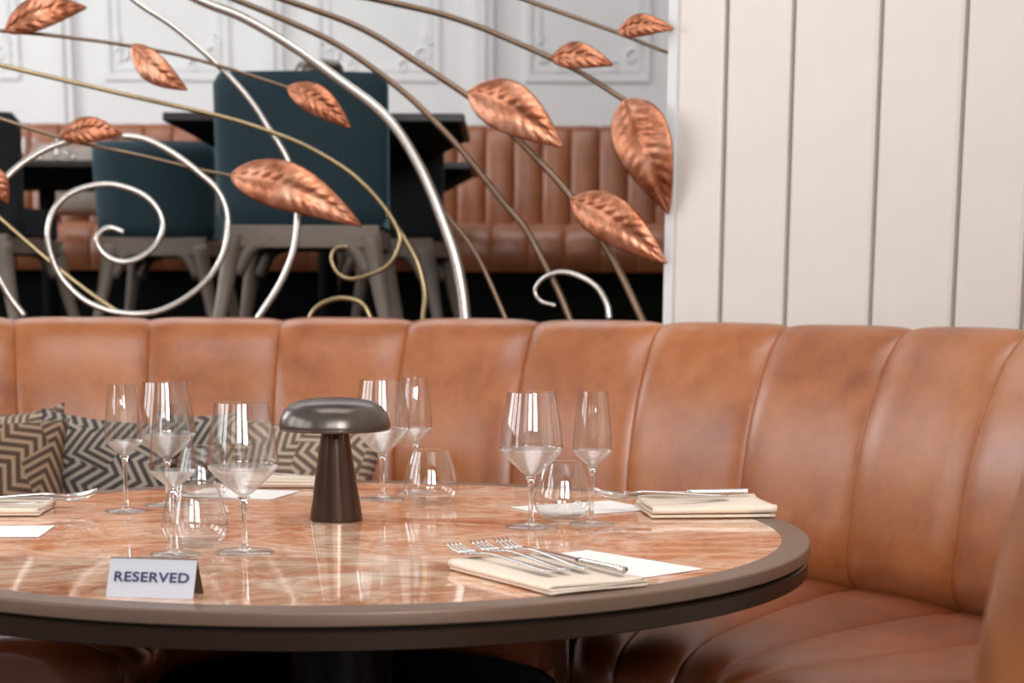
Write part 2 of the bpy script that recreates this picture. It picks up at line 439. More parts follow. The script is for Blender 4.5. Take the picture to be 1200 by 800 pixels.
def strip(inn, out, z0, z1, i0, i1, step=.25):
    v = []; f = []; n = int(round((i1 - i0) / step))
    for a in range(n + 1):
        i = i0 + a * step; p = inn(i); q = out(i)
        for c, z in ((p, z0), (p, z1), (q, z1), (q, z0)): v.append(Vector((c.x, c.y, z)) - BO)
    for a in range(n):
        for c in range(4): d = (c + 1) % 4; f.append((a * 4 + c, (a + 1) * 4 + c, (a + 1) * 4 + d, a * 4 + d))
    f.append((0, 1, 2, 3)); f.append((n * 4 + 3, n * 4 + 2, n * 4 + 1, n * 4))
    return v, f
def shrink(i, d):
    a = inner(i); b = plan(i)[0]; return a + (b - a).normalized() * d
v, f = strip(lambda i: shrink(i, .05), lambda i: plan(i, .0)[0], .09, .386, I0, I1)
tag(mesh_obj('seat_base', v, f, M['black'], bench, smooth=False), 'dark seat base below the leather')
v, f = strip(lambda i: shrink(i, .11), lambda i: plan(i, -.03)[0], 0, .09, I0, I1)
mesh_obj('toe_kick', v, f, M['black'], bench, smooth=False)
v, f = strip(lambda i: plan(i, .0)[0], lambda i: plan(i, .222)[0], 0, .47, I0, I1)
mesh_obj('back_frame', v, f, M['dark_wood'], bench, smooth=False)

# low wall that carries the metal screen and the raised floor behind it
RW = .30
def arcstrip(name, dr0, dr1, z0, z1, i0, i1, mat, step=.25, parent=None):
    v, f = strip(lambda i: plan(i, dr0)[0], lambda i: plan(i, dr1)[0], z0, z1, i0, i1, step)
    v = [p + BO for p in v]
    return mesh_obj(name, v, f, mat, parent, smooth=False)
def th_to_i(a): return (TH0 - a) / DL
# image column -> position along the curved wall, at a height
def wall_i(px, py, dr=RW):
    d = ray(px, py); lo, hi = 0.0, 12.0
    def g(i):
        p = plan(i, dr)[0]; return 600 + (p.x / p.y) * (d.y / 1.0) - (600 + d.x)
    # compare directions in plan
    def cross(i):
        p = plan(i, dr)[0]; return p.x * d.y - p.y * d.x
    lo, hi = -3.0, 10.0
    for _ in range(50):
        mid = (lo + hi) / 2
        if cross(mid) > 0: hi = mid
        else: lo = mid
    return (lo + hi) / 2
IP = wall_i(786, 200)
tag(arcstrip('wall_low', .245, .36, 0, .985, -5.5, IP, M['black']), kind='structure')

# curved plank wall on the right: each plank a flat facet, its groove between
seams = [wall_i(x, 378) for x in (786, 843, 919, 1019, 1116, 1197)]
last = seams[-1]
while last < 13.5: last += .62; seams.append(last)
mbp = MB()
for a, b in zip(seams[:-1], seams[1:]):
    g = .035 * .5
    pts = [plan(a + g, RW)[0], plan(b - g, RW)[0], plan(b - g, RW + .09)[0], plan(a + g, RW + .09)[0]]
    pts2 = [plan(a + g + .02, RW - .004)[0], plan(b - g - .02, RW - .004)[0]]
    mbp.prism([(p.x, p.y) for p in (pts[0], pts2[0], pts2[1], pts[1], pts[2], pts[3])], 0, ZC)
struct(mbp, 'wall_plank', M['plank'])
g = MB()
for a, b in zip(seams[:-1], seams[1:]):
    pts = [plan(a, RW + .03)[0], plan(b, RW + .03)[0], plan(b, RW + .1)[0], plan(a, RW + .1)[0]]
    g.prism([(p.x, p.y) for p in pts], 0, ZC)
g = struct(g, 'wall_plank_core', M['groove'])
# squared white post that ends the wall beside the screen
p0 = plan(IP - .02, RW - .012)[0]; p1 = plan(IP + .045, RW - .012)[0]; p2 = plan(IP + .045, RW + .13)[0]; p3 = plan(IP - .02, RW + .13)[0]
struct(MB().prism([(p.x, p.y) for p in (p0, p1, p2, p3)], 0, ZC), 'trim_3', M['white_wall'])

# ------------------------------------------------------------------ metal screen of rods and leaves
DS = .29
def on_screen(px, py, dr=DS):
    d = ray(px, py); d2 = Vector((d.x, d.y))
    i = wall_i(px, py, dr); p = plan(i, dr)[0]
    t = p.length / d2.length
    return Vector((p.x, p.y, EYE + d.z * t)), plan(i, dr)[1]
sc_c, _ = on_screen(400, 372)
screen = thing('metal_screen', (sc_c.x, sc_c.y, .985), 0, 'metal screen of curling silver, brass and bronze rods with hammered copper leaves', 'screen')
SO = Vector((sc_c.x, sc_c.y, .985))
def rod(pts, w, mat, name='rod', dr=DS, foot=False, taper=None, label=None):
    P = [on_screen(x, y, dr)[0] for x, y in pts]
    if foot:
        d = (P[-1] - P[-2]).normalized(); k = (P[-1].z - .985) / max(-d.z, .2); P.append(P[-1] + d * k * 1.0); P[-1].z = .985
    P = spline(P, 7)
    n = len(P); r = w * .5 * P[0].y / F_PX
    rad = [r * (1 if not taper else (taper[0] + (taper[1] - taper[0]) * q / (n - 1))) for q in range(n)]
    mb = MB().tube([p - SO for p in P], rad, 10)
    o = mb.build(name, M[mat], screen)
    if label: o['label'] = label
    return o
rod([(-420, -500), (-260, -345), (-70, -180), (80, -75), (150, -42), (233, 0), (285, 21), (345, 56), (400, 96), (438, 124), (466, 153), (490, 192), (506, 226), (520, 262), (533, 300), (541, 338), (545, 372)], 15, 'silver', foot=True, taper=(.6, 1.05), label='thickest silver rod')
rod([(-400, -500), (-200, -280), (20, -120), (180, -38), (230, -19), (277, 0), (340, 26), (400, 55), (467, 103), (515, 148), (552, 189), (589, 236), (616, 268), (636, 305), (654, 340), (667, 372)], 7.5, 'bronze_rod', foot=True, taper=(.9, 1.2), dr=DS + .02)
rod([(-300, -500), (-120, -290), (90, -120), (240, -35), (290, -16), (334, 0), (400, 23), (440, 42), (478, 66), (552, 115), (585, 143), (616, 172), (660, 219), (683, 250), (708, 285), (731, 328), (751, 372)], 7.5, 'bronze_rod', foot=True, taper=(.9, 1.2))
rod([(-150, -500), (40, -290), (240, -90), (370, -18), (440, -1), (511, 15), (560, 31), (603, 49), (650, 70), (686, 88), (736, 120)], 7.5, 'bronze_rod', taper=(1.1, .8), dr=DS + .01)
rod([(60, -500), (220, -290), (410, -110), (540, -28), (616, 0), (687, 25), (731, 41), (770, 57), (788, 63)], 6, 'bronze_rod', taper=(1.1, .6), dr=DS + .01)
rod([(-110, -500), (-60, -300), (20, -150), (110, -45), (157, 0), (203, 31), (250, 71), (280, 102), (300, 127), (314, 149), (328, 170), (339, 192), (347, 222), (349, 252), (344, 295), (327, 335), (304, 371)], 8, 'silver', foot=True, taper=(.7, 1.1), dr=DS + .01)
rod([(-650, 30), (-300, 22), (-120, 27), (-40, 31), (0, 36), (47, 40), (90, 45), (135, 51), (203, 63), (263, 79), (305, 92), (341, 104)], 5.5, 'bronze_rod', taper=(1, .8))
rod([(-650, -60), (-300, 2), (-140, 41), (-50, 63), (0, 76), (84, 96), (169, 116), (253, 135), (304, 150), (354, 169), (400, 195), (427, 217), (448, 240), (462, 261), (469, 281), (463, 300), (452, 313), (436, 321), (413, 327), (398, 322), (389, 308), (390, 296), (397, 290), (407, 289)], 6.5, 'brass', taper=(1, .85))
rod([(455, 250), (466, 268), (476, 283), (488, 305), (495, 328), (498, 350), (496, 372)], 6.5, 'brass', foot=True, dr=DS + .012)
rod([(361, 385), (364, 370), (374, 358), (395, 350), (416, 352), (428, 360), (434, 372)], 6, 'brass', foot=True, label='small brass hoop')
rod([(-150, 106), (-80, 160), (-22, 197)], 5, 'bronze_rod')
rod([(-650, 40), (-300, 75), (-140, 105), (-40, 128), (0, 139), (34, 150), (74, 162), (111, 171), (169, 183), (230, 198), (273, 206)], 5.5, 'bronze_rod', taper=(1.1, .8))
rod([(29, 371), (13, 350), (0, 328), (-14, 296), (-18, 262), (-9, 233), (7, 209), (27, 191), (51, 176), (74, 167), (104, 160), (135, 159), (169, 163), (203, 180), (236, 205), (257, 226), (267, 256), (263, 294), (243, 328), (210, 354), (176, 367), (136, 366), (101, 353), (74, 328), (60, 299), (56, 271), (65, 243), (88, 224), (124, 216), (159, 224), (182, 241), (191, 264), (184, 285), (166, 301), (145, 307), (126, 301), (114, 286), (116, 274), (128, 267), (145, 272)], 8, 'silver', taper=(1, .8), label='large silver spiral')
rod([(-650, -120), (-300, 30), (-140, 145), (-40, 221), (0, 256), (54, 303), (101, 340), (142, 368)], 6, 'brass', foot=True, dr=DS + .012)
rod([(512, 236), (527, 256), (548, 282), (562, 305), (574, 330), (592, 372)], 6, 'bronze_rod', foot=True, taper=(.7, 1.1), dr=DS + .01)
rod([(714, 374), (711, 356), (699, 336), (677, 323), (656, 319), (637, 326), (627, 340), (634, 353), (651, 358)], 7, 'silver', taper=(1.1, .6), label='small silver hook')
# top and bottom frame rails of the screen
for z in (.985, 3.0):
    P = [Vector((*plan(i / 4, DS)[0], z + .015)) - SO for i in range(-12, int(IP * 4))]
    MB().tube(P, .018, 8).build('frame_rail', M['bronze_rod'], screen)
_p = plan(-3, DS)[0]
MB().tube([Vector((_p.x, _p.y, .985)) - SO, Vector((_p.x, _p.y, 3.02)) - SO], .018, 10).build('frame_post', M['bronze_rod'], screen)
def leaf(base, tip, wpx, lobes=9, curl=.35, fold=.3, flip=1, name='leaf', mid=.42):
    P0, n0 = on_screen(*base, DS - .012); P1, _ = on_screen(*tip, DS - .012)
    N = Vector((-n0.x, -n0.y, 0)).normalized()           # towards the dining side
    ax = P1 - P0; L = ax.length; ax.normalize(); side = N.cross(ax).normalized() * flip
    w = wpx * .5 * P0.y / F_PX
    NU, NV = 64, 21; v = []; f = []
    for a in range(NU + 1):
        u = a / NU
        k = math.log(.5) / math.log(mid); uu = u ** k
        wid = w * 1.04 * (math.sin(math.pi * uu) ** .92) * (1 if u < .97 else .8) + .0012
        for b in range(NV):
            t = -1 + 2 * b / (NV - 1)
            bend = L * .07 * math.sin(math.pi * u)
            vein = abs(math.sin((u * lobes - abs(t) * 1.5) * math.pi)) ** .6
            edge = 1 + .012 * vein * abs(t)
            h = fold * abs(t) * wid - curl * wid * t * t * .9 + .0042 * vein * min(1, 1.6 * (1 - abs(t)) + .1) * min(1, 3 * abs(t)) + .003 * math.exp(-(t / .09) ** 2) + L * .12 * math.sin(math.pi * u * 1.1)
            v.append(P0 + ax * (L * u) + side * (t * wid * edge + bend) + N * (h + .012) - SO)
    for a in range(NU):
        for b in range(NV - 1): f.append((a * NV + b, a * NV + b + 1, (a + 1) * NV + b + 1, (a + 1) * NV + b))
    o = mesh_obj(name, v, f, M['copper'], screen, recalc=False)
    m = o.modifiers.new('thick', 'SOLIDIFY'); m.thickness = .002
    return o
leaf((6, 37), (101, 9), 32, 7, flip=1)
leaf((155, 53), (220, 106), 30, 7, flip=-1)
leaf((339, 103), (411, 150), 30, 8)
leaf((272, 205), (424, 265), 50, 12, mid=.38)
leaf((72, 160), (144, 156), 26, 8)
leaf((-22, 196), (9, 238), 24, 6)
leaf((551, 108), (660, 172), 52, 9, flip=1)
leaf((649, 69), (719, 76), 26, 6)
leaf((727, 39), (791, 34), 22, 7)
leaf((735, 118), (784, 250), 66, 11, mid=.36)
leaf((672, 234), (781, 308), 48, 10)

# ------------------------------------------------------------------ raised room: far bench, chairs, tables
fb = thing('banquette', (-1.4, 8.6, PLZ), 0, 'far straight tan leather bench with narrow upright channels against the white panelled wall', 'bench')
FO = Vector((-1.4, 8.6, PLZ))
def far_channel(x0, x1):
    v = []; f = []; NU = 8
    pr = [(.0, .40, .3), (.0, .5, 1), (.01, .65, 1), (.02, .8, 1), (.03, .9, 1), (.05, .945, .6), (.09, .955, .3), (.16, .94, .1), (.16, .40, 0)]; k = len(pr)
    for a in range(NU + 1):
        t = math.sin((2 * a / NU - 1) * math.pi / 2); u = (t + 1) / 2; b = (1 - t * t) ** .5 if abs(t) < 1 else 0
        for dy, z, w in pr: v.append(Vector((x0 + (x1 - x0) * u + 1.4, dy - .022 * b * w + .05, z + .008 * b * w)))
    for a in range(NU):
        for q in range(k): q2 = (q + 1) % k; f.append((a * k + q, (a + 1) * k + q, (a + 1) * k + q2, a * k + q2))
    f.append(tuple(range(k))); f.append(tuple(NU * k + q for q in reversed(range(k))))
    autosmooth(mesh_obj('backrest_channel', v, f, M['leather_back'], fb), 60)
x = -3.4
while x < 1.55: far_channel(x, x + .136); x += .136
def far_seat(x0, x1):
    v = []; f = []; NU = 8
    pr = [(-.46, .26, 0), (-.48, .32, .6), (-.47, .39, 1), (-.43, .445, 1), (-.35, .465, 1), (-.2, .47, 1), (.0, .47, 1), (.05, .47, .2), (.05, .26, 0)]; k = len(pr)
    for a in range(NU + 1):
        t = math.sin((2 * a / NU - 1) * math.pi / 2); u = (t + 1) / 2; b = (1 - t * t) ** .5 if abs(t) < 1 else 0
        for dy, z, w in pr: v.append(Vector((x0 + (x1 - x0) * u + 1.4, dy - (.015 * b * w if z < .46 else 0), z + .015 * b * w)))
    for a in range(NU):
        for q in range(k): q2 = (q + 1) % k; f.append((a * k + q, (a + 1) * k + q, (a + 1) * k + q2, a * k + q2))
    f.append(tuple(range(k))); f.append(tuple(NU * k + q for q in reversed(range(k))))
    autosmooth(mesh_obj('seat_channel', v, f, M['leather_back'], fb), 60)
x = -3.4
while x < 1.55: far_seat(x, x + .165); x += .165
MB().box((-2.0, -.40, 0), (2.9, .2, .26)).build('seat_base', M['black'], fb, smooth=False)
MB().box((-2.0, .0, .26), (2.9, .2, .40)).build('back_frame', M['black'], fb, smooth=False)

def superell(w, h, n=40, p=5.0):
    out = []
    for k in range(n):
        a = 2 * math.pi * k / n; c, s = math.cos(a), math.sin(a)
        out.append((w * (abs(c) ** (2 / p)) * (1 if c > 0 else -1), h * (abs(s) ** (2 / p)) * (1 if s > 0 else -1)))
    return out
def restaurant_chair(loc, rz, w, backh, cloth, label, group=None, flare=1.08, backz=.37):
    t = thing('dining_chair', loc, rz, label, 'chair', group)
    # backrest at local y = 0 facing -y, seat runs to +y
    v = []; f = []; rows = 14; n = 40
    for r in range(rows + 1):
        q = r / rows; z = backz + backh * q
        hw = w / 2 * (1 + (flare - 1) * math.sin(q * math.pi * .5) * .6)
        th = .045
        if r == 0 or r == rows: hw -= .02; th *= .5
        if r == rows: z -= .0
        elif r == rows - 1: z += .0
        for (a, b) in superell(hw, th, n, 6):
            yy = b - .03 * q + .05 * (a / (w / 2)) ** 2
            v.append((a, yy, z))
    for r in range(rows):
        for k in range(n): k2 = (k + 1) % n; f.append((r * n + k, r * n + k2, (r + 1) * n + k2, (r + 1) * n + k))
    f.append(tuple(range(n))); f.append(tuple(rows * n + k for k in reversed(range(n))))
    autosmooth(mesh_obj('backrest', v, f, cloth, t), 50)
    mb = MB(); 
    mb.prism(superell(w / 2 - .02, .24, 32, 5), .37, .47, 'z', Matrix.Translation((0, .27, 0)))
    bevel(autosmooth(mb.build('seat', cloth, t), 50), .02, 3)
    fr = MB(); s = w / 2 - .025
    fr.box((-s, -.03, .30), (s, .01, .37)); fr.box((-s, .46, .30), (s, .49, .36))
    fr.box((-s, .01, .30), (-s + .035, .46, .36)); fr.box((s - .035, .01, .30), (s, .46, .36))
    bevel(fr.build('seat_frame', M['grey_wood'], t, smooth=False), .005)
    for sx in (-1, 1):
        for sy, yy in ((-1, -.01), (1, .475)):
            top = Vector((sx * (s - .03), yy, .34)); bot = Vector((sx * (s + .035), yy + sy * .05, 0))
            mid = Vector((sx * (s - .005), yy + sy * .012, .2))
            mb = MB().tube(spline([top, mid, bot], 5), [.034 - .0016 * k for k in range(11)], 10)
            # curved bracket where the leg meets the rail
            mb.tube(spline([(sx * (s - .15), yy, .325), (sx * (s - .08), yy, .30), (sx * (s - .035), yy, .22)], 4), .022, 8)
            mb.build('leg', M['grey_wood'], t)
    return t
restaurant_chair((-.655, 5.58, PLZ), 0, .53, .455, M['teal'], 'large teal velvet chair seen from behind, nearest beyond the metal screen', flare=1.02)
restaurant_chair((-1.385, 6.95, PLZ), 0, .45, .365, M['teal'], 'smaller teal velvet chair seen from behind, within the big silver spiral', backz=.365)
restaurant_chair((-2.06, 6.6, PLZ), -.15, .5, .44, M['dark_cloth'], 'chair in shade, coloured near black, at the far left edge of the photo', backz=.36)
restaurant_chair((-.50, 6.90, PLZ), -.12, .44, .40, M['dark_cloth'], 'dark chair half hidden behind the large teal chair, right of it', backz=.36)

def rect_table(loc, w, d, h, label, th=.07, lowshelf=False):
    t = thing('dining_table', loc, 0, label, 'table')
    mb = MB().box((-w / 2, -d / 2, h - .03), (w / 2, d / 2, h)); bevel(mb.build('tabletop', M['dark_wood'], t, smooth=False), .006)
    mb = MB(); a, b = w / 2 - .02, d / 2 - .02; c, e = w / 2 - .14, d / 2 - .12
    zt, zb = h - .03, h - .03 - th
    v = [(-a, -b, zt), (a, -b, zt), (a, b, zt), (-a, b, zt), (-c, -e, zb), (c, -e, zb), (c, e, zb), (-c, e, zb)]
    mb.add(v, [(0, 1, 2, 3), (7, 6, 5, 4), (0, 4, 5, 1), (1, 5, 6, 2), (2, 6, 7, 3), (3, 7, 4, 0)])
    mb.build('apron', M['black'], t, smooth=False)
    MB().lathe([(.035, .02), (.035, h - .03 - th)], 20).build('column', M['black'], t, ang=40)
    MB().lathe([(.26, 0), (.26, .012), (.05, .03), (.035, .03)], 40).build('base', M['black'], t, ang=40)
    return t
rect_table((-.665, 6.42, PLZ), 1.0, .8, .75, 'dark wooden table behind the large teal chair')
rect_table((-1.98, 7.66, PLZ), 1.1, .6, .69, 'dark table with glasses in front of the far bench at the left')
rect_table((-.62, 7.80, PLZ), .92, .56, .70, 'dark table before the far bench, its right end showing behind the thick silver rod')

# grey cushion on the far bench
def pillow(name, w, h, t, mat, loc, rot, label, cat='cushion', seed=0, group=None):
    N = 26; v = []; f = []; rnd = random.Random(seed)
    for side in (1, -1):
        for a in range(N + 1):
            for b in range(N + 1):
                x = -1 + 2 * a / N; y = -1 + 2 * b / N
                e = (1 - abs(x) ** 2.4) * (1 - abs(y) ** 2.4)
                pinch = 1 - .10 * (1 - abs(y) ** 2) * abs(x) ** 3; pinch2 = 1 - .10 * (1 - abs(x) ** 2) * abs(y) ** 3
                wr = .03 * t * math.sin(7 * x + seed) * math.cos(5 * y + seed * 2)
                v.append((x * w / 2 * pinch, y * h / 2 * pinch2, side * (t / 2 * e ** .42 + wr * e if e > 0 else 0)))
    M1 = (N + 1) ** 2
    for s in range(2):
        for a in range(N):
            for b in range(N):
                i = s * M1 + a * (N + 1) + b; q = (i, i + N + 1, i + N + 2, i + 1)
                f.append(q if s == 0 else q[::-1])
    me = bpy.data.meshes.new(name); me.from_pydata(v, [], f); bm = bmesh.new(); bm.from_mesh(me)
    bmesh.ops.remove_doubles(bm, verts=bm.verts, dist=1e-5); bmesh.ops.recalc_face_normals(bm, faces=bm.faces); bm.to_mesh(me); bm.free()
    for p in me.polygons: p.use_smooth = True
    me.materials.append(mat)
    o = bpy.data.objects.new(name, me); COL.objects.link(o); o.location = loc; o.rotation_euler = rot
    return tag(o, label, cat, group)
pillow('cushion', .40, .36, .13, M['grey_cushion'], (-2.02, 8.42, PLZ + .67), (math.radians(78), 0, .1), 'plain grey cushion on the far leather bench', seed=3)

# ------------------------------------------------------------------ round table
TZ = .76; R = .75
table = thing('dining_table', (TC.x, TC.y, 0), 0, 'large round dining table with glossy peach marble top and bronze rim', 'table')
MB().lathe([(0.0001, TZ - .02), (R - .044, TZ - .02), (R - .044, TZ), (0.0001, TZ)], 160).build('marble_top', M['marble'], table, ang=30)
rimp = [(R - .044, TZ - .018), (R - .0445, TZ + .0005), (R - .0025, TZ + .0005), (R - .0005, TZ - .0015), (R, TZ - .004), (R, TZ - .017), (R - .002, TZ - .019), (R - .02, TZ - .019)]
MB().lathe(rimp, 200, closed=True).build('rim', M['bronze_rim'], table, ang=30)
MB().lathe([(R - .2, TZ - .0235), (R - .012, TZ - .0235), (R - .012, TZ - .019), (R - .2, TZ - .019)], 160, closed=True).build('shadow_gap', M['gap'], table, ang=30)
MB().lathe([(R - .22, TZ - .0495), (R - .006, TZ - .0495), (R - .003, TZ - .048), (R - .002, TZ - .026), (R - .006, TZ - .0235), (R - .22, TZ - .0235)], 200, closed=True).build('lower_band', M['bronze_dark'], table, ang=30)
MB().lathe([(.0001, TZ - .05), (R - .03, TZ - .05), (R - .03, TZ - .02), (.0001, TZ - .02)], 100).build('under_board', M['gap'], table, ang=30)
MB().lathe([(.28, .0), (.28, .02), (.2, .03), (.10, .06), (.085, .12), (.08, .5), (.09, .66), (.16, .70), (.22, .71)], 64).build('pedestal', M['pedestal'], table, ang=50)

# ------------------------------------------------------------------ glasses
def shell(outer, th):
    o = list(outer); inn = []
    for k, (r, z) in enumerate(o):
        a = Vector(o[max(k - 1, 0)]); b = Vector(o[min(k + 1, len(o) - 1)]); t = (b - a).normalized()
        inn.append((max(r - t.y * th, .0001), z + t.x * th))
    return o, inn
def smooth2(pts, per=5):
    return [(p.x, p.y) for p in spline([Vector((a, b, 0)) for a, b in pts], per)]
def stemware(name, bowl_pts, rim_r, foot_r, stem_r, neck_z, label, cat, group, knee):
    t = thing(name, (0, 0, TZ), 0, label, cat, group)
    lo = smooth2(bowl_pts[:knee + 1], 4); hi = smooth2(bowl_pts[knee:], 4)
    for nm, o, th, mat in (('bowl', hi, .0011, 'glass_wall'), ('bowl_base', lo, .0016, 'glass_thick')):
        o, inn = shell(o, th)
        if nm == 'bowl_base': inn[0] = (.0001, inn[0][1] + .004); o[0] = (.0001, o[0][1])
        MB().lathe(o + inn[::-1], 56, caps=False, closed=(nm == 'bowl')).build(nm, M[mat], t, ang=70)
    zb = neck_z
    st = smooth2([(stem_r * 1.3, .0105), (stem_r, .022), (stem_r * .92, .045), (stem_r, zb - .022), (stem_r * 1.35, zb - .008), (stem_r * 2.3, zb - .0008)], 4)
    MB().lathe([(.0001, .0105)] + st + [(.0001, zb + .0005)], 28).build('stem', M['glass_solid'], t)
    ft = [(.0001, .0003), (foot_r - .001, .0003), (foot_r, .0012), (foot_r - .001, .0022)] + smooth2([(foot_r * .7, .0034), (foot_r * .35, .0055), (foot_r * .18, .0082), (stem_r * 1.3, .0105)], 3) + [(.0001, .0105)]
    MB().lathe(ft, 56, caps=False).build('foot', M['glass_foot'], t, ang=70)
    return t
wine_pts = [(.0001, .0825), (.007, .084), (.016, .0905), (.030, .103), (.044, .117), (.0515, .1265), (.0525, .131), (.0515, .140), (.0485, .165), (.0435, .195), (.0395, .2195)]
flute_pts = [(.0001, .0965), (.006, .098), (.012, .103), (.021, .110), (.0295, .118), (.0325, .123), (.0328, .129), (.0322, .145), (.0295, .175), (.0265, .2), (.0245, .2195)]
def on_table(px, fd):
    """px column and inverse depth (pixels per metre) -> x, y on the table"""
    d = F_PX / fd
    y = d; # depth along the ground, corrected below for the pitch
    q = at_z(px, 0, 5)
    return d
def spot(px, py): p = at_z(px, py, TZ); return p.x, p.y
def rim_spot(px, py, h): p = at_z(px, py, TZ + h); return p.x, p.y
wine0 = stemware('wine_glass', wine_pts, .0395, .043, .0042, .083, 'empty wine glass with a wide angular bowl, at the front beside the reserved sign', 'glass', 'wine glasses on the round table', 5)
def place(o, xy, rz=0, z=TZ, label=None):
    o.location = (xy[0], xy[1], z); o.rotation_euler = (0, 0, rz)
    if label: o['label'] = label
    return o
place(wine0, rim_spot(283, 471, .22))
place(copy_tree(wine0), rim_spot(623, 459, .22), .3, label='empty wine glass with a wide angular bowl, on the right half of the round table')
place(copy_tree(wine0), rim_spot(447, 444.5, .22), .7, label='empty wine glass half hidden by the right side of the mushroom lamp')
place(copy_tree(wine0), rim_spot(193, 447, .22), 1.1, label='wine glass at the left standing behind the front flute')
fl0 = stemware('champagne_flute', flute_pts, .0245, .037, .0040, .0975, 'tall narrow glass in front, just behind the reserved sign', 'glass', 'narrow glasses on the round table', 5)
place(fl0, rim_spot(200, 472, .22))
place(copy_tree(fl0), rim_spot(695, 458, .22), .5, label='tall narrow glass at the right, beside the right-hand wine glass')
place(copy_tree(fl0), rim_spot(143, 450, .22), .9, label='leftmost tall narrow glass on the table, in front of the grey cushion')
place(copy_tree(fl0), rim_spot(486, 441.5, .22), .2, label='tall narrow glass right of the mushroom lamp, behind a tumbler')
def tumbler():
    t = thing('tumbler', (0, 0, TZ), 0, 'low rounded tumbler at the front between the flute and the wine glass', 'glass', 'tumblers on the round table')
    pts = smooth2([(.0345, .0015), (.040, .006), (.047, .017), (.0500, .030), (.0485, .045), (.0425, .070), (.0345, .0965)], 5)
    o, inn = shell(pts, .0012)
    inn = [(r, z) for r, z in inn if z > .011]
    MB().lathe([(.0001, .0006), (.030, .0003), (.0345, .0012)] + o + inn[::-1] + [(.034, .0095), (.02, .0085), (.0001, .0083)], 56, caps=False).build('glass_body', M['glass_wall'], t, ang=70)
    return t
tb0 = tumbler()
place(tb0, spot(229, 639))
place(copy_tree(tb0), spot(505, 590), .4, label='low rounded tumbler right of the mushroom lamp')
place(copy_tree(tb0), spot(660, 608), .7, label='low rounded tumbler on the right, seen between two stemmed glasses')
place(copy_tree(tb0), spot(237, 584), .9, label='low rounded tumbler behind the front wine glass at the left')
# blurred glasses on the far left table
TT = PLZ + .69
for k, (x, lab) in enumerate(((-2.16, 'far glass on the dark table at the left, leftmost'), (-2.0, 'far glass on the dark table at the left, middle'), (-1.86, 'far glass on the dark table at the left, rightmost'))):
    o = place(copy_tree(tb0), (x, 7.5), 0, TT, lab); o['group'] = 'glasses on the far left table'

# ------------------------------------------------------------------ lamps
def mushroom_lamp(label):
    t = thing('table_lamp', (0, 0, TZ), 0, label, 'lamp', 'mushroom lamps')
    MB().lathe([(.0001, 0), (.0435, 0), (.0445, .0015), (.0445, .004), (.0225, .150), (.0225, .16), (.0001, .16)], 64).build('lamp_base', M['lamp_base'], t, ang=30)
    pr = smooth2([(.0905, .1515), (.0922, .155), (.0920, .163), (.0880, .177), (.0790, .1895), (.062, .1985), (.035, .2035), (.0001, .205)], 5)
    inner_ = [(.088, .152), (.087, .160), (.078, .175), (.055, .187), (.02, .191), (.0001, .191)]
    MB().lathe(pr + inner_[::-1] if False else inner_[::-1] + pr, 72, caps=False).build('lamp_shade', M['lamp_shade'], t, ang=60)
    return t
lamp = mushroom_lamp('dark bronze mushroom lamp standing in the middle of the round marble table')
place(lamp, spot(394, 609))
far_lamp = copy_tree(lamp); far_lamp.scale = (.9, .9, .9)
place(far_lamp, (-.655, 6.14), 0, PLZ + .75, 'blurred mushroom lamp on the far table, its top peeping over the large teal chair')

# ------------------------------------------------------------------ reserved sign
s0 = at_z(124, 699, TZ); s1 = at_z(226, 702, TZ)
sx = (s1 - s0); sw_ = sx.length; ang = math.atan2(sx.y, sx.x)
sign = thing('reserved_sign', ((s0.x + s1.x) / 2, (s0.y + s1.y) / 2, TZ), ang, 'small silver tent sign reading RESERVED at the front of the table', 'sign')
hh, dd = .0475, .052
def slab(a, b, c, d, th):   # a..d corner points, thickness along normal
    a, b, c, d = map(Vector, (a, b, c, d)); n = (b - a).cross(d - a).normalized() * th
    return [a, b, c, d, a + n, b + n, c + n, d + n], [(0, 3, 2, 1), (4, 5, 6, 7), (0, 1, 5, 4), (1, 2, 6, 5), (2, 3, 7, 6), (3, 0, 4, 7)]
w2 = sw_ / 2; lean = .022
v, f = slab((-w2, 0, .0003), (w2, 0, .0003), (w2, lean, hh), (-w2, lean, hh), -.0012)
mesh_obj('front_face', v, f, M['sign'], sign, smooth=False)
v, f = slab((w2, dd * .85, .0003), (-w2, dd * .85, .0003), (-w2, lean, hh), (w2, lean, hh), -.0012)
mesh_obj('rear_face', v, f, M['sign_back'], sign, smooth=False)
cu = bpy.data.curves.new('lettering', 'FONT'); cu.body = 'RESERVED'; cu.align_x = 'CENTER'; cu.align_y = 'CENTER'; cu.size = .0178; cu.extrude = .0002; cu.offset = .00042; cu.space_character = 1.08
to = bpy.data.objects.new('tmp', cu); COL.objects.link(to)
dg = bpy.context.evaluated_depsgraph_get(); me = bpy.data.meshes.new_from_object(to.evaluated_get(dg)); bpy.data.objects.remove(to)
me.materials.clear(); me.materials.append(M['ink'])
lt = bpy.data.objects.new('lettering', me); link(lt, sign); tl = math.atan2(hh, lean)
lt.rotation_euler = (tl, 0, 0); lt.location = (0, lean * .5 - .0009, hh * .5 + .0004)
lt.scale = (sw_ * .86 / max(lt.dimensions.x, .001), 1.0, 1.0)
lt['label'] = 'navy word RESERVED'

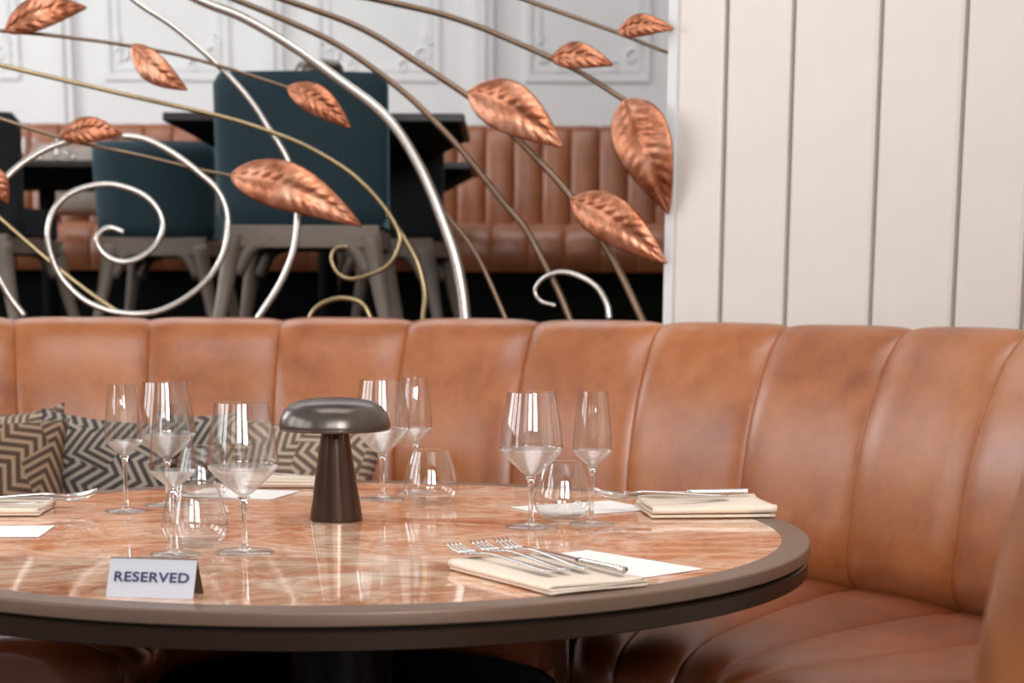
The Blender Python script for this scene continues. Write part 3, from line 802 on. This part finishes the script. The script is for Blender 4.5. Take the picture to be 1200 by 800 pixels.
# ------------------------------------------------------------------ place settings
def napkin(cx, cy, ang, L, Wd, H, label, z=TZ + .0022, seed=0, lay=4, th=.0021):
    """linen napkin folded in layers: layers run across Wd, the folded section shows at the ends of L"""
    path = []
    g = (H - th * 2) / (lay - 1); hw = Wd / 2
    for k in range(lay):
        y0, y1 = (-hw, hw) if k % 2 == 0 else (hw, -hw)
        ins = .004 * k
        for t in range(9):
            q = t / 8; y = y0 + (y1 - y0) * q; y *= (1 - ins / hw * .5)
            path.append(Vector((0, y, th / 2 + k * g + .0008 * math.sin(5 * q + k))))
        if k < lay - 1:
            yb = y1 * (1 - ins / hw * .5)
            path.append(Vector((0, yb + (g * .75 if y1 > 0 else -g * .75), th / 2 + (k + .5) * g)))
    path = spline(path, 2)
    n = len(path); sec = []
    for i in range(n):
        t = (path[min(i + 1, n - 1)] - path[max(i - 1, 0)]).normalized(); nn = Vector((0, -t.z, t.y)) * th / 2
        sec.append((path[i] + nn, path[i] - nn))
    loop = [a for a, b in sec] + [b for a, b in reversed(sec)]; k = len(loop)
    NL = 16; v = []; f = []
    for a in range(NL + 1):
        u = a / NL; x = (u - .5) * L
        for p in loop:
            wz = 1 + (.12 * math.sin(u * 5 + seed) + .07 * math.sin(p.y * 55 + seed * 2)) * (p.z / H)
            lift = max(0, abs(u - .5) * 2 - .6) / .4 * .10 * (1 + math.sin(seed * 3 + p.y * 30))
            wz += lift * (p.z / H)
            v.append((x * (1 + .03 * (p.z / H) * math.sin(seed + p.y * 12)) + .0035 * math.sin(p.y * 40 + seed) * (p.z / H), p.y * (1 + .01 * math.sin(u * 6 + seed)), p.z * wz))
    for a in range(NL):
        for q in range(k): q2 = (q + 1) % k; f.append((a * k + q, (a + 1) * k + q, (a + 1) * k + q2, a * k + q2))
    m = k // 2
    for base, rev in ((0, 0), (NL * k, 1)):
        for q in range(m - 1):
            quad = (base + q, base + q + 1, base + k - 2 - q, base + k - 1 - q); f.append(quad[::-1] if rev else quad)
    o = mesh_obj('napkin', v, f, M['linen'], None); o.location = (cx, cy, z); o.rotation_euler = (0, 0, ang)
    return tag(o, label, 'napkin', 'folded linen napkins')
def card(cx, cy, ang, L, Wd, label):
    o = MB().box((-L / 2, -Wd / 2, 0), (L / 2, Wd / 2, .0012)).build('menu_card', M['paper'], None, smooth=False)
    o.location = (cx, cy, TZ + .0008); o.rotation_euler = (0, 0, ang)
    return tag(o, label, 'card', 'white menu cards')
def fork_mesh():
    mb = MB(); xs = [(-.1, .0052, .0018, .0), (-.09, .0075, .0022, .0), (-.06, .0062, .0022, .001), (-.02, .0040, .0022, .003), (.02, .0026, .0024, .0045), (.038, .0030, .0022, .004), (.047, .0085, .0016, .0025), (.058, .0122, .0015, .001), (.068, .0125, .0014, .0008)]
    P = spline([Vector((a, b, c)) for a, b, c, d in xs], 4); Z = spline([Vector((a, d, 0)) for a, b, c, d in xs], 4)
    v = []; f = []; n = 8
    for p, q in zip(P, Z):
        for k in range(n):
            a = 2 * math.pi * k / n; v.append((p.x, p.y * math.cos(a), .0016 + q.y + p.z * .6 * math.sin(a) + (.0016 * (math.cos(a) ** 2) if p.x > .045 else 0)))
    m = len(P)
    for i in range(m - 1):
        for k in range(n): k2 = (k + 1) % n; f.append((i * n + k, i * n + k2, (i + 1) * n + k2, (i + 1) * n + k))
    f.append(tuple(range(n))); f.append(tuple((m - 1) * n + k for k in reversed(range(n))))
    mb.add(v, f)
    for k in range(4):
        y = (-1.5 + k) * .0066
        mb.tube([(.066, y, .0028), (.080, y * 1.02, .0035), (.095, y * 1.0, .0065), (.107, y * .96, .0105)], [.0017, .0016, .0014, .0008], 6)
    return mb
FORK = None
def fork(x, y, z, ang, tilt, label, group='forks on the napkins', yaw_pitch=0):
    global FORK
    if FORK is None: o = fork_mesh().build('fork', M['cutlery']); FORK = o
    else: o = FORK.copy(); COL.objects.link(o)
    o.location = (x, y, z); o.rotation_euler = (tilt, yaw_pitch, ang); o.scale = (1.15, 1.12, 1.25); return tag(o, label, 'fork', group)
def knife(x, y, z, ang, label):
    t = thing('table_knife', (x, y, z), ang, label, 'knife', 'knives on the napkins')
    mb = MB()
    P = spline([Vector(p) for p in ((-.11, 0, .004), (-.10, 0, .004), (-.05, 0, .0035), (0, 0, .003))], 4)
    mb.tube(P, [.0035 + .0015 * (1 - k / (len(P) - 1)) for k in range(len(P))], 8, flat=1.5); mb.build('handle', M['cutlery'], t)
    poly = [(0, -.004), (.02, -.0085), (.07, -.010), (.10, -.006), (.112, .003), (.10, .0055), (.0, .004)]
    bevel(MB().prism(poly, .0022, .0036).build('blade', M['cutlery'], t, smooth=False), .0004, 1)
    return t
# front setting
a = math.atan2(-.213, .136)
fc = Vector((.045, 2.335)); U = Vector((math.cos(a), math.sin(a))); V = Vector((-U.y, U.x))
NH = .0145; top = TZ + .0022 + NH + .001
napkin(fc.x, fc.y, a, .25, .15, NH, 'ivory linen napkin at the front of the table, cutlery on top', seed=1, lay=3, th=.0034)
p = at_z(690, 646, TZ); q = at_z(826, 668, TZ); d = (q - p); ca = math.atan2(d.y, d.x); u2 = d.normalized(); v2 = Vector((u2.y, -u2.x, 0))
cc = (p + q) / 2 + v2 * .075 - u2 * .004; card(cc.x, cc.y, ca, d.length, .15, 'white menu card under the front napkin')
al = a + math.pi
def frontc(s, t): c = fc + U * s + V * t; return c.x, c.y
x, y = frontc(-.055, -.035); fork(x, y, top, al + .06, 0, 'front fork nearest the front corner of the front napkin')
x, y = frontc(-.06, .0); fork(x, y, top, al - .02, 0, 'middle fork on the front napkin')
x, y = frontc(-.058, .034); fork(x, y, top, al - .06, 0, 'fork on the front napkin next to the menu card')
x, y = frontc(-.005, .056); knife(x, y, top, al - .03, 'table knife on the front napkin, along its right edge')
# right setting
rc = Vector((.335, 3.06)); ra = .10; U = Vector((math.cos(ra), math.sin(ra))); V = Vector((-U.y, U.x))
napkin(rc.x, rc.y, ra, .215, .16, .023, 'ivory linen napkin at the right edge of the table', seed=4, lay=3, th=.0042)
top = TZ + .0022 + .0245 + .0012
card(.125, 3.11, .52, .21, .15, 'white menu card behind the right-hand flute')
al = ra + math.pi
for (s, t, da, lab) in ((-.075, -.03, .18, 'fork lowest on the right napkin, tines over its left end'), (-.07, .02, -.12, 'fork in the middle of the right napkin')):
    c = rc + U * s + V * t; fork(c.x, c.y, top, al + da, 0, lab)
c = rc + U * -.02 + V * .06; knife(c.x, c.y, top, al - .05, 'table knife on the right napkin, along its far edge')
# left setting
lc = Vector((-.935, 2.98)); la = .06; U = Vector((math.cos(la), math.sin(la))); V = Vector((-U.y, U.x))
p = at_z(58, 600, TZ); lc = Vector((p.x - .115, p.y))
napkin(lc.x, lc.y, la, .22, .14, .014, 'ivory linen napkin at the left edge of the photo', seed=6, lay=3, th=.003)
top = TZ + .0022 + .014 + .0012
p = at_z(75, 617, TZ); q = at_z(46, 632, TZ)
card((p.x + q.x) / 2 - .105, (p.y + q.y) / 2 + .004, math.radians(4), .19, .13, 'white menu card in front of the left napkin')
for (s, t, da, lab) in ((.065, .045, .28, 'fork at the left whose tines point farthest back'), (.07, .0, -.05, 'fork at the left lying along the middle of the left napkin')):
    c = lc + U * s + V * t; fork(c.x, c.y, top, la + da, 0, lab)
c = lc + U * .0 + V * -.04; knife(c.x, c.y, top, la + .05, 'table knife on the near side of the left napkin')
# far setting
p = at_z(350, 566, TZ); napkin(p.x, p.y - .03, .05, .2, .13, .013, 'ivory linen napkin behind the mushroom lamp', seed=8)
nx, ny = p.x, p.y - .03
p = at_z(280, 579, TZ); card(p.x, p.y, -.25, .19, .14, 'white menu card behind the front wine glass')
fork(nx - .055, ny, TZ + .0022 + .013 + .0012, math.pi - .15, 0, 'fork on the far napkin behind the lamp')

# ------------------------------------------------------------------ cushions on the bench
def lean_cushion(px, top_py, Y, w, h, rz, lean, roll, mat, label, seed):
    p = at_y(px, top_py, Y); zc = p.z - h / 2 * math.cos(lean) - .0
    o = pillow('cushion', w, h, .15, mat, (p.x, p.y - math.sin(lean) * h / 2, zc), (0, 0, 0), label, seed=seed, group='zigzag cushions on the leather bench')
    Rm = Matrix.Rotation(rz, 4, 'Z') @ Matrix.Rotation(math.pi / 2 - lean, 4, 'X') @ Matrix.Rotation(roll, 4, 'Z')
    o.rotation_euler = Rm.to_euler(); return o
lean_cushion(-12, 488, 3.98, .36, .305, .30, .24, -.04, M['cush_brown'], 'brown zigzag cushion at the left edge of the photo', 1)
lean_cushion(128, 486, 4.16, .34, .285, .08, .24, -.10, M['cush_grey'], 'grey zigzag cushion behind the leftmost narrow glass', 2)
lean_cushion(31, 477, 4.25, .22, .30, .0, .12, .12, M['cush_taupe'], 'cushion of which only a corner shows behind the two left cushions', 3)
lean_cushion(238, 480, 4.28, .22, .30, -.02, .12, .03, M['cush_grey'], 'grey cushion seen through the glasses left of the front wine glass', 4)
lean_cushion(348, 496, 4.14, .40, .262, -.10, .26, -.12, M['cush_taupe'], 'taupe zigzag cushion behind the mushroom lamp', 5)

# ------------------------------------------------------------------ near chair at the right edge
ch = thing('armchair', (.675, 1.42, 0), .1, 'tan leather tub chair, out of focus at the lower right edge', 'chair')
v = []; f = []; NA, NZ = 40, 18
def tub(a, z, rr): return Vector((.29 * rr * math.sin(a), -.27 * rr * math.cos(a), z))
for side in (1, .80):
    for i in range(NA + 1):
        a = -1.9 + 3.8 * i / NA
        ztop = 1.12 - .08 * (abs(a) / 1.57) ** 2 - (.5 * (abs(a) - 1.4) if abs(a) > 1.4 else 0)
        for k in range(NZ + 1):
            q = k / NZ; z = .22 + (ztop - .22) * q
            bulge = math.sin(math.pi * min(1, q)) * .02
            rr = side + .03 * (1 - q) + (bulge if side > .9 else -bulge)
            if k == NZ: rr += -.045 if side > .9 else .045
            if k == NZ: z += .012
            if i in (0, NA): rr += -.05 if side > .9 else .05
            v.append(tub(a, z, rr))
K = NZ + 1; S = (NA + 1) * K
for i in range(NA):
    for k in range(NZ):
        f.append((i * K + k, (i + 1) * K + k, (i + 1) * K + k + 1, i * K + k + 1))
        f.append((S + i * K + k, S + i * K + k + 1, S + (i + 1) * K + k + 1, S + (i + 1) * K + k))
    f.append((i * K + NZ, (i + 1) * K + NZ, S + (i + 1) * K + NZ, S + i * K + NZ)); f.append((i * K, S + i * K, S + (i + 1) * K, (i + 1) * K))
for k in range(NZ):
    f.append((k, k + 1, S + k + 1, S + k)); f.append((NA * K + k, S + NA * K + k, S + NA * K + k + 1, NA * K + k + 1))
mesh_obj('backrest', v, f, M['leather'], ch)
bevel(MB().prism(superell(.235, .24, 32, 4), .30, .46, 'z', Matrix.Translation((0, .04, 0))).build('seat', M['leather'], ch, ang=50), .03, 3)
for sx_ in (-1, 1):
    for sy_ in (-1, 1):
        MB().tube([(sx_ * .17, sy_ * .17, .32), (sx_ * .21, sy_ * .21, 0)], [.022, .014], 12).build('leg', M['dark_wood'], ch)
